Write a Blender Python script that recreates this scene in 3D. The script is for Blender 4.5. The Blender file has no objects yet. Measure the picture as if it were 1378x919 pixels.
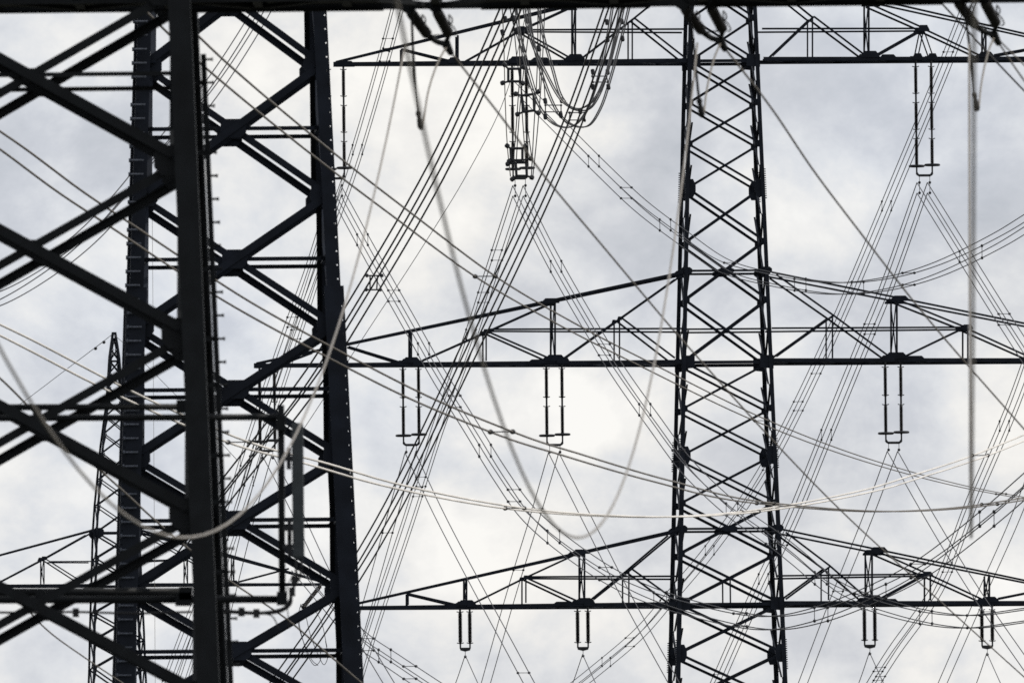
import bpy, math, random
from mathutils import Vector, Matrix

random.seed(7)
R = math.radians
SC = bpy.context.scene
COL = SC.collection

# ------------------------------------------------------------------ camera
F = 30000.0                       # focal length in photo pixels (photo 1378 x 919)
CX, CY = 689.0, 459.5
CAM = Vector((0, 0, 1.7))
PITCH = math.atan((1700 - CY) / F)
ROLL = R(-0.58)
cd = bpy.data.cameras.new('camera')
cam = bpy.data.objects.new('camera', cd)
COL.objects.link(cam)
cd.sensor_width = 36.0
cd.lens = 36.0 * F / 1378.0
cd.clip_start = 1.0
cd.clip_end = 20000.0
CM = Matrix.Rotation(math.pi / 2 + PITCH, 3, 'X') @ Matrix.Rotation(ROLL, 3, 'Z')
cam.matrix_world = Matrix.Translation(CAM) @ CM.to_4x4()
cd.dof.use_dof = True
cd.dof.focus_distance = 840.0
cd.dof.aperture_fstop = 17.0
SC.camera = cam

# ------------------------------------------------------------------ sky, sun, exposure
SUN_EL, SUN_AZ = 44.0, 84.0      # degrees; azimuth from +Y towards +X
w = bpy.data.worlds.new('World')
SC.world = w
w.use_nodes = True
nt = w.node_tree
for n in list(nt.nodes):
    nt.nodes.remove(n)
def N(t, **kw):
    n = nt.nodes.new(t)
    for k, v in kw.items():
        setattr(n, k, v)
    return n
L = nt.links.new
out = N('ShaderNodeOutputWorld')
sky = N('ShaderNodeTexSky', sky_type='NISHITA')
sky.sun_disc = False
sky.sun_elevation = R(SUN_EL)
sky.sun_rotation = R(SUN_AZ)
bg_sky = N('ShaderNodeBackground'); bg_sky.inputs[1].default_value = 0.1
L(sky.outputs[0], bg_sky.inputs[0])
tc = N('ShaderNodeTexCoord')
mp = N('ShaderNodeMapping')
mp.inputs['Location'].default_value = (0.37, 0.0, 0.215)
mp.inputs['Scale'].default_value = (1.0, 1.0, 1.25)
L(tc.outputs['Generated'], mp.inputs[0])
n1 = N('ShaderNodeTexNoise'); n1.inputs['Scale'].default_value = 42; n1.inputs['Detail'].default_value = 9
n1.inputs['Roughness'].default_value = 0.52; n1.inputs['Distortion'].default_value = 0.12
n2 = N('ShaderNodeTexNoise'); n2.inputs['Scale'].default_value = 115; n2.inputs['Detail'].default_value = 8
n2.inputs['Roughness'].default_value = 0.62; n2.inputs['Distortion'].default_value = 0.15
L(mp.outputs[0], n1.inputs['Vector']); L(mp.outputs[0], n2.inputs['Vector'])
mx = N('ShaderNodeMix'); mx.data_type = 'FLOAT'; mx.inputs[0].default_value = 0.55
L(n1.outputs[0], mx.inputs[2]); L(n2.outputs[0], mx.inputs[3])
# cloud masses that stand in this part of the sky: (pixel x, y, radius, brightness)
wv = N('ShaderNodeTexNoise'); wv.inputs['Scale'].default_value = 150; wv.inputs['Detail'].default_value = 5
L(tc.outputs['Generated'], wv.inputs['Vector'])
ws = N('ShaderNodeVectorMath', operation='MULTIPLY_ADD')
ws.inputs[1].default_value = (0.010, 0.010, 0.010); ws.inputs[2].default_value = (-0.005, -0.005, -0.005)
L(wv.outputs['Color'], ws.inputs[0])
wd_ = N('ShaderNodeVectorMath', operation='ADD')
L(tc.outputs['Generated'], wd_.inputs[0]); L(ws.outputs[0], wd_.inputs[1])
CLOUDS = [(120, 330, 150, .07), (60, 90, 110, .01), (110, 200, 60, -.02), (330, 120, 110, .06), (560, 180, 150, .07), (540, 400, 130, .05), (640, 740, 50, .13),
          (600, 660, 90, -.06), (760, 560, 70, .13), (850, 330, 110, -.05), (1110, 290, 120, .09), (1220, 110, 130, -.025),
          (850, 90, 130, -.04), (1300, 560, 130, .05), (1190, 560, 90, -.04), (1150, 840, 170, -.07), (760, 830, 150, -.01), (70, 660, 80, .06), (30, 590, 50, -.07),
          (30, 880, 80, -.07), (420, 720, 80, .06), (1000, 600, 130, -.04), (800, 240, 90, .05), (1330, 780, 70, .05)]
acc = mx.outputs[0]
for (px_, py_, r_, a_) in CLOUDS:
    dv = (CM @ Vector(((px_ - CX) / F, (CY - py_) / F, -1.0))).normalized()
    ds = N('ShaderNodeVectorMath', operation='DISTANCE'); ds.inputs[1].default_value = dv
    L(wd_.outputs[0], ds.inputs[0])
    m1 = N('ShaderNodeMath', operation='MULTIPLY'); m1.inputs[1].default_value = F / r_
    L(ds.outputs['Value'], m1.inputs[0])
    m2 = N('ShaderNodeMath', operation='MULTIPLY'); L(m1.outputs[0], m2.inputs[0]); L(m1.outputs[0], m2.inputs[1])
    m3 = N('ShaderNodeMath', operation='MULTIPLY'); m3.inputs[1].default_value = -1.0; L(m2.outputs[0], m3.inputs[0])
    m4 = N('ShaderNodeMath', operation='EXPONENT'); L(m3.outputs[0], m4.inputs[0])
    m5 = N('ShaderNodeMath', operation='MULTIPLY_ADD'); m5.inputs[1].default_value = a_ * 1.35
    L(m4.outputs[0], m5.inputs[0]); L(acc, m5.inputs[2])
    acc = m5.outputs[0]
cr = N('ShaderNodeValToRGB')
e = cr.color_ramp.elements
e[0].position = 0.35; e[0].color = (0.51, 0.545, 0.615, 1)
e[1].position = 0.625; e[1].color = (0.985, 0.985, 0.98, 1)
m_ = cr.color_ramp.elements.new(0.435); m_.color = (0.625, 0.655, 0.725, 1)
m_ = cr.color_ramp.elements.new(0.495); m_.color = (0.745, 0.772, 0.825, 1)
m_ = cr.color_ramp.elements.new(0.56); m_.color = (0.885, 0.89, 0.90, 1)
L(acc, cr.inputs[0])
# drifting warm and cool tints
n3 = N('ShaderNodeTexNoise'); n3.inputs['Scale'].default_value = 26; n3.inputs['Detail'].default_value = 3
mp3 = N('ShaderNodeMapping'); mp3.inputs['Location'].default_value = (0.12, 0.3, 0.05)
L(tc.outputs['Generated'], mp3.inputs[0]); L(mp3.outputs[0], n3.inputs['Vector'])
tint = N('ShaderNodeValToRGB'); te = tint.color_ramp.elements
te[0].position = 0.38; te[0].color = (1.02, 1.0, 0.965, 1)
te[1].position = 0.6; te[1].color = (0.985, 1.0, 1.02, 1)
L(n3.outputs[0], tint.inputs[0])
tm = N('ShaderNodeMix'); tm.data_type = 'RGBA'; tm.blend_type = 'MULTIPLY'; tm.inputs[0].default_value = 1.0
L(cr.outputs[0], tm.inputs[6]); L(tint.outputs[0], tm.inputs[7])
bg_cl = N('ShaderNodeBackground'); bg_cl.inputs[1].default_value = 1.0
L(tm.outputs[2], bg_cl.inputs[0])
ms = N('ShaderNodeMixShader'); ms.inputs[0].default_value = 0.94
L(bg_sky.outputs[0], ms.inputs[1]); L(bg_cl.outputs[0], ms.inputs[2])
L(ms.outputs[0], out.inputs[0])

sl = bpy.data.lights.new('sun', 'SUN')
sl.energy = 4.2; sl.angle = R(0.6); sl.color = (1.0, 0.95, 0.87)
so = bpy.data.objects.new('sun', sl)
COL.objects.link(so)
az, el = R(SUN_AZ), R(SUN_EL)
sd = Vector((math.sin(az) * math.cos(el), math.cos(az) * math.cos(el), math.sin(el)))
so.rotation_euler = sd.to_track_quat('Z', 'Y').to_euler()
so.location = (200, 300, 200)
SC.view_settings.view_transform = 'Standard'
SC.view_settings.look = 'None'
SC.view_settings.exposure = 0.0
SC.view_settings.gamma = 1.0
SC.cycles.use_denoising = False
SC.cycles.filter_width = 1.6
SC.cycles.max_bounces = 4

# ------------------------------------------------------------------ materials
def mat(name, col, rough=0.6, metal=0.0, spec=0.3, vary=0.35, scale=3.0, bump=0.0):
    m = bpy.data.materials.new(name); m.use_nodes = True
    t = m.node_tree; b = t.nodes['Principled BSDF']
    b.inputs['Roughness'].default_value = rough
    b.inputs['Metallic'].default_value = metal
    b.inputs['Specular IOR Level'].default_value = spec
    tcn = t.nodes.new('ShaderNodeTexCoord')
    nz = t.nodes.new('ShaderNodeTexNoise'); nz.inputs['Scale'].default_value = scale; nz.inputs['Detail'].default_value = 6
    t.links.new(tcn.outputs['Object'], nz.inputs['Vector'])
    r = t.nodes.new('ShaderNodeValToRGB')
    r.color_ramp.elements[0].position = 0.3; r.color_ramp.elements[1].position = 0.7
    r.color_ramp.elements[0].color = tuple(c * (1 - vary) for c in col) + (1,)
    r.color_ramp.elements[1].color = tuple(min(1, c * (1 + vary)) for c in col) + (1,)
    t.links.new(nz.outputs[0], r.inputs[0]); t.links.new(r.outputs[0], b.inputs['Base Color'])
    if bump:
        bp = t.nodes.new('ShaderNodeBump'); bp.inputs['Strength'].default_value = bump
        t.links.new(nz.outputs[0], bp.inputs['Height']); t.links.new(bp.outputs[0], b.inputs['Normal'])
    return m
M_STEEL = mat('dark_painted_steel', (0.009, 0.0115, 0.0175), 0.62, 0, 0.12, 0.35, 2.0)
M_STEELN = mat('dark_painted_steel_near', (0.0072, 0.0085, 0.0098), 0.6, 0, 0.15, 0.35, 4.0)
M_ZINC = mat('weathered_zinc', (0.055, 0.062, 0.078), 0.55, 0.0, 0.3, 0.3, 20)
M_INS = mat('dark_glazed_porcelain', (0.010, 0.009, 0.009), 0.45, 0, 0.2, 0.2, 5)
M_FIT = mat('galvanised_fitting', (0.018, 0.019, 0.022), 0.55, 0, 0.25, 0.3, 6)
M_COND = mat('weathered_conductor', (0.030, 0.030, 0.034), 0.6, 0.0, 0.2, 0.25, 0.5)
M_BROWN = mat('shaded_aluminium_conductor', (0.082, 0.071, 0.059), 0.55, 0.0, 0.3, 0.25, 0.4)  # same aluminium as M_ALU, with the shaded side's brown tone put into the colour
M_ALU = mat('sunlit_aluminium_conductor', (0.54, 0.513, 0.477), 0.45, 0.0, 0.4, 0.2, 0.4)  # sunlit copy of the near-line aluminium, sun brightness put into the base colour
M_TAN = mat('tan_aluminium_conductor', (0.17, 0.154, 0.134), 0.5, 0.0, 0.35, 0.2, 0.4)
M_JUMP = mat('glossy_dark_conductor', (0.045, 0.044, 0.045), 0.28, 0.0, 0.8, 0.2, 0.5)
M_ANT = mat('antenna_grey_plastic', (0.035, 0.042, 0.045), 0.5, 0, 0.3, 0.15, 8)
M_RUB = mat('black_cable_rubber', (0.012, 0.012, 0.013), 0.55, 0, 0.3, 0.2, 8)
M_GND = mat('meadow_grass', (0.042, 0.043, 0.036), 0.9, 0, 0.1, 0.5, 0.05)

# ------------------------------------------------------------------ helpers
def ray(px, py):
    return CM @ Vector(((px - CX) / F, (CY - py) / F, -1.0))
def at(px, py, Y):
    d = ray(px, py)
    return CAM + d * (Y / d.y)

def mesh(name, V, Fc):
    me = bpy.data.meshes.new(name)
    me.from_pydata([tuple(v) for v in V], [], Fc)
    me.update()
    return me
def add(name, me, m=None, parent=None, smooth=False):
    o = bpy.data.objects.new(name, me)
    COL.objects.link(o)
    if m is not None and not me.materials:
        me.materials.append(m)
    if parent is not None:
        o.parent = parent
    if smooth:
        for p in me.polygons:
            p.use_smooth = True
    return o
def thing(name, label, cat, loc=(0, 0, 0), rz=0.0, group=None):
    o = bpy.data.objects.new(name, None)
    COL.objects.link(o)
    o.location = loc; o.rotation_euler = (0, 0, rz)
    o['label'] = label; o['category'] = cat
    if group: o['group'] = group
    return o

class G:                                    # geometry collector
    def __init__(s): s.V = []; s.F = []
    def add(s, V, Fc):
        b = len(s.V); s.V += [Vector(v) for v in V]
        s.F += [tuple(i + b for i in f) for f in Fc]
        return s
    def build(s, name, m, parent=None, smooth=False, origin=None):
        V = s.V
        o = None
        if origin is not None:
            V = [v - Vector(origin) for v in V]
        o = add(name, mesh(name, V, s.F), m, parent, smooth)
        if origin is not None: o.location = origin
        return o

def angle_bar(g, p0, p1, wd, n, flip=1, t=None):
    """an L-section steel angle from p0 to p1; n = normal of the lattice face it lies in"""
    p0, p1 = Vector(p0), Vector(p1)
    ax = (p1 - p0).normalized()
    n = Vector(n); n = (n - ax * n.dot(ax)).normalized()
    u = ax.cross(n).normalized() * flip
    t = t or wd * 0.12
    prof = [(-wd/2, 0), (wd/2, 0), (wd/2, -t), (-wd/2 + t, -t), (-wd/2 + t, -wd*0.8), (-wd/2, -wd*0.8)]
    V = []
    for p in (p0, p1):
        V += [p + u * a + n * b for a, b in prof]
    Fc = [(i, (i + 1) % 6, (i + 1) % 6 + 6, i + 6) for i in range(6)]
    Fc += [(0, 1, 2, 3), (0, 3, 4, 5), (9, 8, 7, 6), (11, 10, 9, 6)]
    return g.add(V, Fc)
def boxbar(g, p0, p1, a, b, n):
    p0, p1 = Vector(p0), Vector(p1)
    ax = (p1 - p0).normalized()
    n = Vector(n); n = (n - ax * n.dot(ax)).normalized()
    u = ax.cross(n)
    V = []
    for p in (p0, p1):
        V += [p + u * i * a / 2 + n * j * b / 2 for i, j in ((-1, -1), (1, -1), (1, 1), (-1, 1))]
    return g.add(V, [(0,3,2,1), (4,5,6,7), (0,1,5,4), (1,2,6,5), (2,3,7,6), (3,0,4,7)])
def plate(g, c, u, v, pts, th):
    c, u, v = Vector(c), Vector(u), Vector(v)
    n = u.cross(v).normalized() * th / 2
    k = len(pts)
    V = [c + u * a + v * b - n for a, b in pts] + [c + u * a + v * b + n for a, b in pts]
    Fc = [tuple(range(k))[::-1], tuple(range(k, 2 * k))]
    Fc += [(i, (i + 1) % k, (i + 1) % k + k, i + k) for i in range(k)]
    return g.add(V, Fc)
def tube(g, P, r, sides=6, r1=None, cap=True):
    P = [Vector(p) for p in P]
    n = len(P)
    b = len(g.V)
    ref = None
    for i, p in enumerate(P):
        t = (P[min(i + 1, n - 1)] - P[max(i - 1, 0)]).normalized()
        if ref is None:
            a = Vector((0, 0, 1)) if abs(t.z) < 0.9 else Vector((1, 0, 0))
            ref = (a - t * a.dot(t)).normalized()
        else:
            ref = (ref - t * ref.dot(t)).normalized()
        s = t.cross(ref)
        rr = r if r1 is None else r + (r1 - r) * i / (n - 1)
        for k in range(sides):
            an = 2 * math.pi * k / sides
            g.V.append(p + ref * math.cos(an) * rr + s * math.sin(an) * rr)
    for i in range(n - 1):
        for k in range(sides):
            k2 = (k + 1) % sides
            g.F.append((b + i*sides + k, b + i*sides + k2, b + (i+1)*sides + k2, b + (i+1)*sides + k))
    if cap:
        g.F.append(tuple(b + k for k in range(sides))[::-1])
        g.F.append(tuple(b + (n-1)*sides + k for k in range(sides)))
    return g
def lathe(g, P0, axis, prof, sides=8):
    """prof = [(distance along axis, radius)]"""
    P0 = Vector(P0); ax = Vector(axis).normalized()
    a = Vector((0, 0, 1)) if abs(ax.z) < 0.9 else Vector((1, 0, 0))
    u = (a - ax * a.dot(ax)).normalized(); v = ax.cross(u)
    b = len(g.V)
    for d, r in prof:
        for k in range(sides):
            an = 2 * math.pi * k / sides
            g.V.append(P0 + ax * d + u * math.cos(an) * r + v * math.sin(an) * r)
    for i in range(len(prof) - 1):
        for k in range(sides):
            k2 = (k + 1) % sides
            g.F.append((b+i*sides+k, b+i*sides+k2, b+(i+1)*sides+k2, b+(i+1)*sides+k))
    g.F.append(tuple(b + k for k in range(sides))[::-1])
    g.F.append(tuple(b + (len(prof)-1)*sides + k for k in range(sides)))
    return g
def smooth_path(P, per=8):
    """Catmull-Rom through a list of vectors"""
    P = [Vector(p) for p in P]
    if len(P) == 2:
        return [P[0].lerp(P[1], i / (per * 2)) for i in range(per * 2 + 1)]
    Q = [2*P[0] - P[1]] + P + [2*P[-1] - P[-2]]
    o = []
    for i in range(1, len(Q) - 2):
        a, b, c, d = Q[i-1], Q[i], Q[i+1], Q[i+2]
        # centripetal parameters keep uneven spacing from overshooting
        t0 = 0.0
        t1 = t0 + max((b - a).length, 1e-6) ** 0.5
        t2 = t1 + max((c - b).length, 1e-6) ** 0.5
        t3 = t2 + max((d - c).length, 1e-6) ** 0.5
        for k in range(per):
            t = t1 + (t2 - t1) * k / per
            A1 = a*((t1-t)/(t1-t0)) + b*((t-t0)/(t1-t0))
            A2 = b*((t2-t)/(t2-t1)) + c*((t-t1)/(t2-t1))
            A3 = c*((t3-t)/(t3-t2)) + d*((t-t2)/(t3-t2))
            B1 = A1*((t2-t)/(t2-t0)) + A2*((t-t0)/(t2-t0))
            B2 = A2*((t3-t)/(t3-t1)) + A3*((t-t1)/(t3-t1))
            o.append(B1*((t2-t)/(t2-t1)) + B2*((t-t1)/(t2-t1)))
    o.append(P[-1])
    return o

# ------------------------------------------------------------------ ground
gg = G()
S_ = 9000
gg.add([(-S_, -600, 0), (S_, -600, 0), (S_, 2 * S_, 0), (-S_, 2 * S_, 0)], [(0, 1, 2, 3)])
ground = gg.build('ground', M_GND); ground['kind'] = 'structure'

# ------------------------------------------------------------------ lattice towers
class Tower:
    def __init__(s, name, label, px, py, Y, yaw, m):
        p = at(px, py, Y)
        s.Y = Y; s.m = m
        s.yaw = R(yaw)
        s.root = thing(name, label, 'pylon', (p.x, Y, 0), s.yaw)
        s.base = Vector((p.x, Y, 0))
        s.ux = Vector((math.cos(s.yaw), math.sin(s.yaw), 0))
        s.uy = Vector((-math.sin(s.yaw), math.cos(s.yaw), 0))
    def loc(s, px, py, yl=0.0):
        """local (x, z) of the point seen at a photo pixel on the tower's own plane y = yl"""
        d = ray(px, py)
        q = s.base + s.uy * yl - CAM
        k = q.dot(s.uy) / d.dot(s.uy)
        P = CAM + d * k - s.base
        return P.dot(s.ux), P.z
    def z(s, py, px):
        return s.loc(px, py)[1]
    def world(s, x, y, z):
        return s.base + s.ux * x + s.uy * y + Vector((0, 0, z))

FACES = [((1, 0, 0), (0, -1, 0)), ((-1, 0, 0), (0, 1, 0)), ((0, 1, 0), (1, 0, 0)), ((0, -1, 0), (-1, 0, 0))]
def fpt(face, hw, a, z, inset=0.0):
    """point on a tower face: a in -1..1 across the face"""
    u, n = Vector(face[0]), Vector(face[1])
    h = hw(z)
    return u * (a * h) + n * (h - inset) + Vector((0, 0, z))

def leg_mesh(g, hw, sx, sy, z0, z1, wd, seg=6, holes=None):
    """L-section leg with the corner outwards"""
    t = wd * 0.1
    prev = None
    prof = [(0, 0), (-wd, 0), (-wd, -t), (-t, -t), (-t, -wd), (0, -wd)]
    V = []
    for z in (z0, z1):
        h = hw(z) + wd * 0.5
        for a, b in prof:
            V.append((sx * (h + a), sy * (h + b), z))
    Fc = [(i, (i + 1) % 6, (i + 1) % 6 + 6, i + 6) for i in range(6)]
    Fc += [(0, 1, 2, 3), (0, 3, 4, 5), (9, 8, 7, 6), (11, 10, 9, 6)]
    return g.add(V, Fc)

def perforated_leg(g, hw, sx, sy, z0, z1, wd, pitch, hole, inset):
    """L-section leg whose front flange carries a row of open bolt holes"""
    t = wd * 0.1
    def P(a, b, z):
        h = hw(z) + wd * 0.5
        return (sx * (h + a), sy * (h + b), z)
    # side flange
    V = []
    for z in (z0, z1):
        V += [P(0, -t, z), P(-t, -t, z), P(-t, -wd, z), P(0, -wd, z)]
    g.add(V, [(0,1,2,3), (4,7,6,5), (0,4,5,1), (1,5,6,2), (2,6,7,3), (3,7,4,0)])
    # front flange with square holes: x cuts and z cuts
    xs = [-wd, -inset - hole, -inset, 0]
    z = z0
    zs = [z0]
    solid = []
    while z + pitch < z1:
        zs += [z + pitch/2 - hole/2, z + pitch/2 + hole/2]
        z += pitch
    zs.append(z1)
    idx = {}
    b = len(g.V)
    for k, zz in enumerate(zs):
        for i, a in enumerate(xs):
            for j, q in enumerate((0.0, -t)):
                idx[(k, i, j)] = len(g.V)
                g.V.append(Vector(P(a, q, zz)))
    for k in range(len(zs) - 1):
        for i in range(3):
            if i == 1 and k % 2 == 1 and k < len(zs) - 1:
                continue
            for j in (0, 1):
                g.F.append((idx[(k,i,j)], idx[(k,i+1,j)], idx[(k+1,i+1,j)], idx[(k+1,i,j)]))
        for i in (0, 3):
            g.F.append((idx[(k,i,0)], idx[(k,i,1)], idx[(k+1,i,1)], idx[(k+1,i,0)]))
    return g

def brace(T, name, face, hw, a0, z0, a1, z1, wd, parent=None, flip=1, off=0.0, m=None):
    g = G()
    n = Vector(face[1])
    p0 = fpt(face, hw, a0, z0) + n * off
    p1 = fpt(face, hw, a1, z1) + n * off
    angle_bar(g, p0, p1, wd, n, flip)
    return g.build(name, m or T.m, parent or T.root)

OCT = [(-1, -.45), (-.6, -1), (.6, -1), (1, -.45), (1, .45), (.6, 1), (-.6, 1), (-1, .45)]
def gusset(T, face, hw, a, z, w_, h_, shift=0.0, th=0.03, parent=None, off=0.012, shape=OCT):
    g = G()
    u, n = Vector(face[0]), Vector(face[1])
    c = fpt(face, hw, a, z) + u * shift + n * off
    plate(g, c, u, Vector((0, 0, 1)), [(x * w_/2, y * h_/2) for x, y in shape], th)
    return g.build('gusset_plate', T.m, parent or T.root)

# ================================================================== middle pylon with three crossarms
TB = Tower('lattice_pylon', 'tall dark lattice pylon right of centre with three wide crossarms and hanging insulators',
           974.5, 500, 857, 3.9, M_STEEL)
SB = F / 857.0
def wB(py): return 92.5 + (py - 110) * 0.0639
zB0, zB1 = TB.z(110, 970), TB.z(900, 978)
def hwB(z):
    f = (z - zB0) / (zB1 - zB0)
    return (wB(110) + (wB(900) - wB(110)) * f) / SB / 2
def zb(py): return TB.z(py, 974)
YT = -70
for sx in (-1, 1):
    for sy in (-1, 1):
        lg = leg_mesh(G(), hwB, sx, sy, zb(612), zb(YT), 0.155).build('leg', M_STEEL, TB.root)
        leg_mesh(G(), hwB, sx, sy, 0, zb(612), 0.175).build('leg', M_STEEL, TB.root)
nodesB = [-70, -30, 27, 84.5, 140.5, 196, 255.5, 327.5, 406, 489.5, 551.5, 614.5, 678.5, 746.5, 814.5, 880.5, 948, 1040, 1180, 1380, 1630]
zsB = [zb(p) for p in nodesB]; zsB[-1] = 0.05
for fi in (0, 1):
    fc = FACES[fi]
    for k in range(len(zsB) - 1):
        wd = 0.105 if 250 < nodesB[k] < 480 or nodesB[k] > 660 else 0.088
        brace(TB, 'diagonal_brace', fc, hwB, -1, zsB[k], 1, zsB[k+1], wd, off=-0.02)
        brace(TB, 'diagonal_brace', fc, hwB, 1, zsB[k], -1, zsB[k+1], wd, flip=-1, off=-0.11)
    for py in (27, 140.5, 196, 327.5, 406, 551.5, 678.5, 746.5):
        for a in (-1, 1):
            gusset(TB, fc, hwB, a, zb(py), 0.24, 0.26, -a * 0.05)
    for py in (255.5, 614.5, 880.5):                 # big leg joints
        for a in (-1, 1):
            gusset(TB, fc, hwB, a, zb(py), 0.40, 0.70, -a * 0.12, shape=[(-.5,-1),(.5,-1),(1,-.35),(1,.35),(.5,1),(-.5,1),(-1,.35),(-1,-.35)])
    for py, hgt in ((84.5, 0.62), (489.5, 0.66), (814.5, 0.66)):
        for a in (-1, 1):
            gusset(TB, fc, hwB, a, zb(py), 0.52, hgt * 0.8, -a * 0.15, shape=[(-1,-1),(1,-.8),(1,1),(-1,1)] if a < 0 else [(-1,-.8),(1,-1),(1,1),(-1,1)])
    for py in (366.5, 713):
        brace(TB, 'horizontal_brace', fc, hwB, -1, zb(py), 1, zb(py), 0.085, off=-0.05)
        gusset(TB, fc, hwB, 0, zb(py), 0.62, 0.22)
        for a in (-1, 1):
            gusset(TB, fc, hwB, a, zb(py), 0.46, 0.28, -a * 0.02)
    for py in (445,):
        brace(TB, 'horizontal_brace', fc, hwB, -1, zb(py), 1, zb(py), 0.07, off=-0.06)
    for py in (84.5, 489.5, 814.5):
        brace(TB, 'horizontal_brace', fc, hwB, -1, zb(py), 1, zb(py), 0.12, off=-0.05)
    brace(TB, 'vertical_strut', fc, hwB, 0, zb(780.5), 0, zb(814.5), 0.06, off=-0.05)
for fi in (2, 3):                                    # side faces, nodes staggered by half a panel
    fc = FACES[fi]
    mids = [(a + b) / 2 for a, b in zip(nodesB[:-1], nodesB[1:])]
    for k in range(len(mids) - 1):
        z0, z1 = zb(mids[k]), zb(mids[k+1])
        brace(TB, 'diagonal_brace', fc, hwB, -1, z0, 1, z1, 0.09, off=-0.02)
        brace(TB, 'diagonal_brace', fc, hwB, 1, z0, -1, z1, 0.09, flip=-1, off=-0.1)
    for py in mids[2:16]:
        for a in (-1, 1):
            gusset(TB, fc, hwB, a, zb(py), 0.30, 0.34, -a * 0.05, off=0.04)
# bolted splices on the legs
for py in (250, 612, 882):
    for sx in (-1, 1):
        g = G()
        for k in range(14):
            z = zb(py) + (k - 6.5) * 0.085
            for sy in (-1, 1):
                h = hwB(z) + 0.1
                boxbar(g, (sx * (h - 0.02), sy * (h - 0.05), z), (sx * (h + 0.035), sy * (h - 0.05), z), 0.04, 0.04, (0, 1, 0))
        o = g.build('splice_bolts', M_STEEL, TB.root); o['kind'] = 'stuff'

FLAT = [(-1, -.75), (1, -.75), (1, -.2), (.6, 1), (-.6, 1), (-1, -.2)]
def crossarm(T, hw, zbody, tip, body_b, body_t, struts, diags, horis, splice, wc=0.15, wt=0.095, tipd=0.14, midw=0.075, lacing=14, apexes=()):
    """one half of a crossarm in pixel coordinates of the centre plane; twin trusses front and rear that taper to the tip"""
    xt, zt = T.loc(*tip)
    xb, zbb = T.loc(*body_b)
    xtop, ztop = T.loc(*body_t)
    D = hw(zbody)
    sgn = 1 if xt > 0 else -1
    def dep(x):
        f = min(1.0, max(0.0, (x - xt) / (xb - xt)))
        return tipd + (D - tipd) * f
    def P(px, py, sy):
        x, z = T.loc(px, py)
        return Vector((x, sy * dep(x), z))
    g = G()
    for sy in (-1, 1):
        angle_bar(g, Vector((xt, sy * tipd, zt)), Vector((xb, sy * D, zbb)), wc, (0, sy, 0), sy)
        angle_bar(g, Vector((xt, sy * tipd, zt + 0.08)), Vector((xtop, sy * D, ztop)), wt, (0, sy, 0), -sy)
    boxbar(g, Vector((xt, -tipd - 0.05, zt)), Vector((xt, tipd + 0.05, zt)), 0.18, 0.18, (0, 0, 1))
    arm = g.build('crossarm', T.m, T.root)
    for (p, q, *o) in struts:
        wd = o[0] if o else midw
        for sy in (-1, 1):
            g = G(); angle_bar(g, P(*p, sy), P(*q, sy), wd, (0, sy, 0), sy * sgn)
            g.build('strut', T.m, arm)
        if o: continue
        a, b = P(*p, -1), P(*q, 1)
        g = G(); angle_bar(g, a, b, 0.05, (1, 0, 0)); g.build('cross_lacing', T.m, arm)
        g = G(); angle_bar(g, P(*p, 1), P(*q, -1), 0.05, (1, 0, 0)); g.build('cross_lacing', T.m, arm)
    for (p, q, *o) in diags:
        wd = o[0] if o else midw
        for sy in (-1, 1):
            g = G(); angle_bar(g, P(*p, sy) - Vector((0, sy * 0.03, 0)), P(*q, sy) - Vector((0, sy * 0.03, 0)), wd, (0, sy, 0), -sy)
            g.build('diagonal_brace', T.m, arm)
    for (p, q) in horis:
        for sy in (-1, 1):
            g = G(); angle_bar(g, P(*p, sy) - Vector((0, sy * 0.05, 0)), P(*q, sy) - Vector((0, sy * 0.05, 0)), 0.07, (0, sy, 0), sy)
            g.build('horizontal_brace', T.m, arm)
    # plan bracing in the floor of the arm
    for k in range(lacing):
        f0, f1 = k / lacing, (k + 1) / lacing
        s = 1 if k % 2 else -1
        x0, x1 = xb + (xt - xb) * f0, xb + (xt - xb) * f1
        z0, z1 = zbb + (zt - zbb) * f0, zbb + (zt - zbb) * f1
        g = G(); angle_bar(g, (x0, s * dep(x0), z0), (x1, -s * dep(x1), z1), 0.08, (0, 0, 1))
        g.build('floor_brace', T.m, arm)
    for (px, py, w_, h_) in splice:
        for sy in (-1, 1):
            c = P(px, py, sy) + Vector((0, sy * 0.03, 0))
            g = plate(G(), c, Vector((1, 0, 0)), Vector((0, 0, 1)), [(x * w_/2 * 0.9, y * h_/2 * 0.85) for x, y in (FLAT if py > 0 else OCT)], 0.03)
            g.build('gusset_plate', T.m, arm)
    return arm

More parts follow.
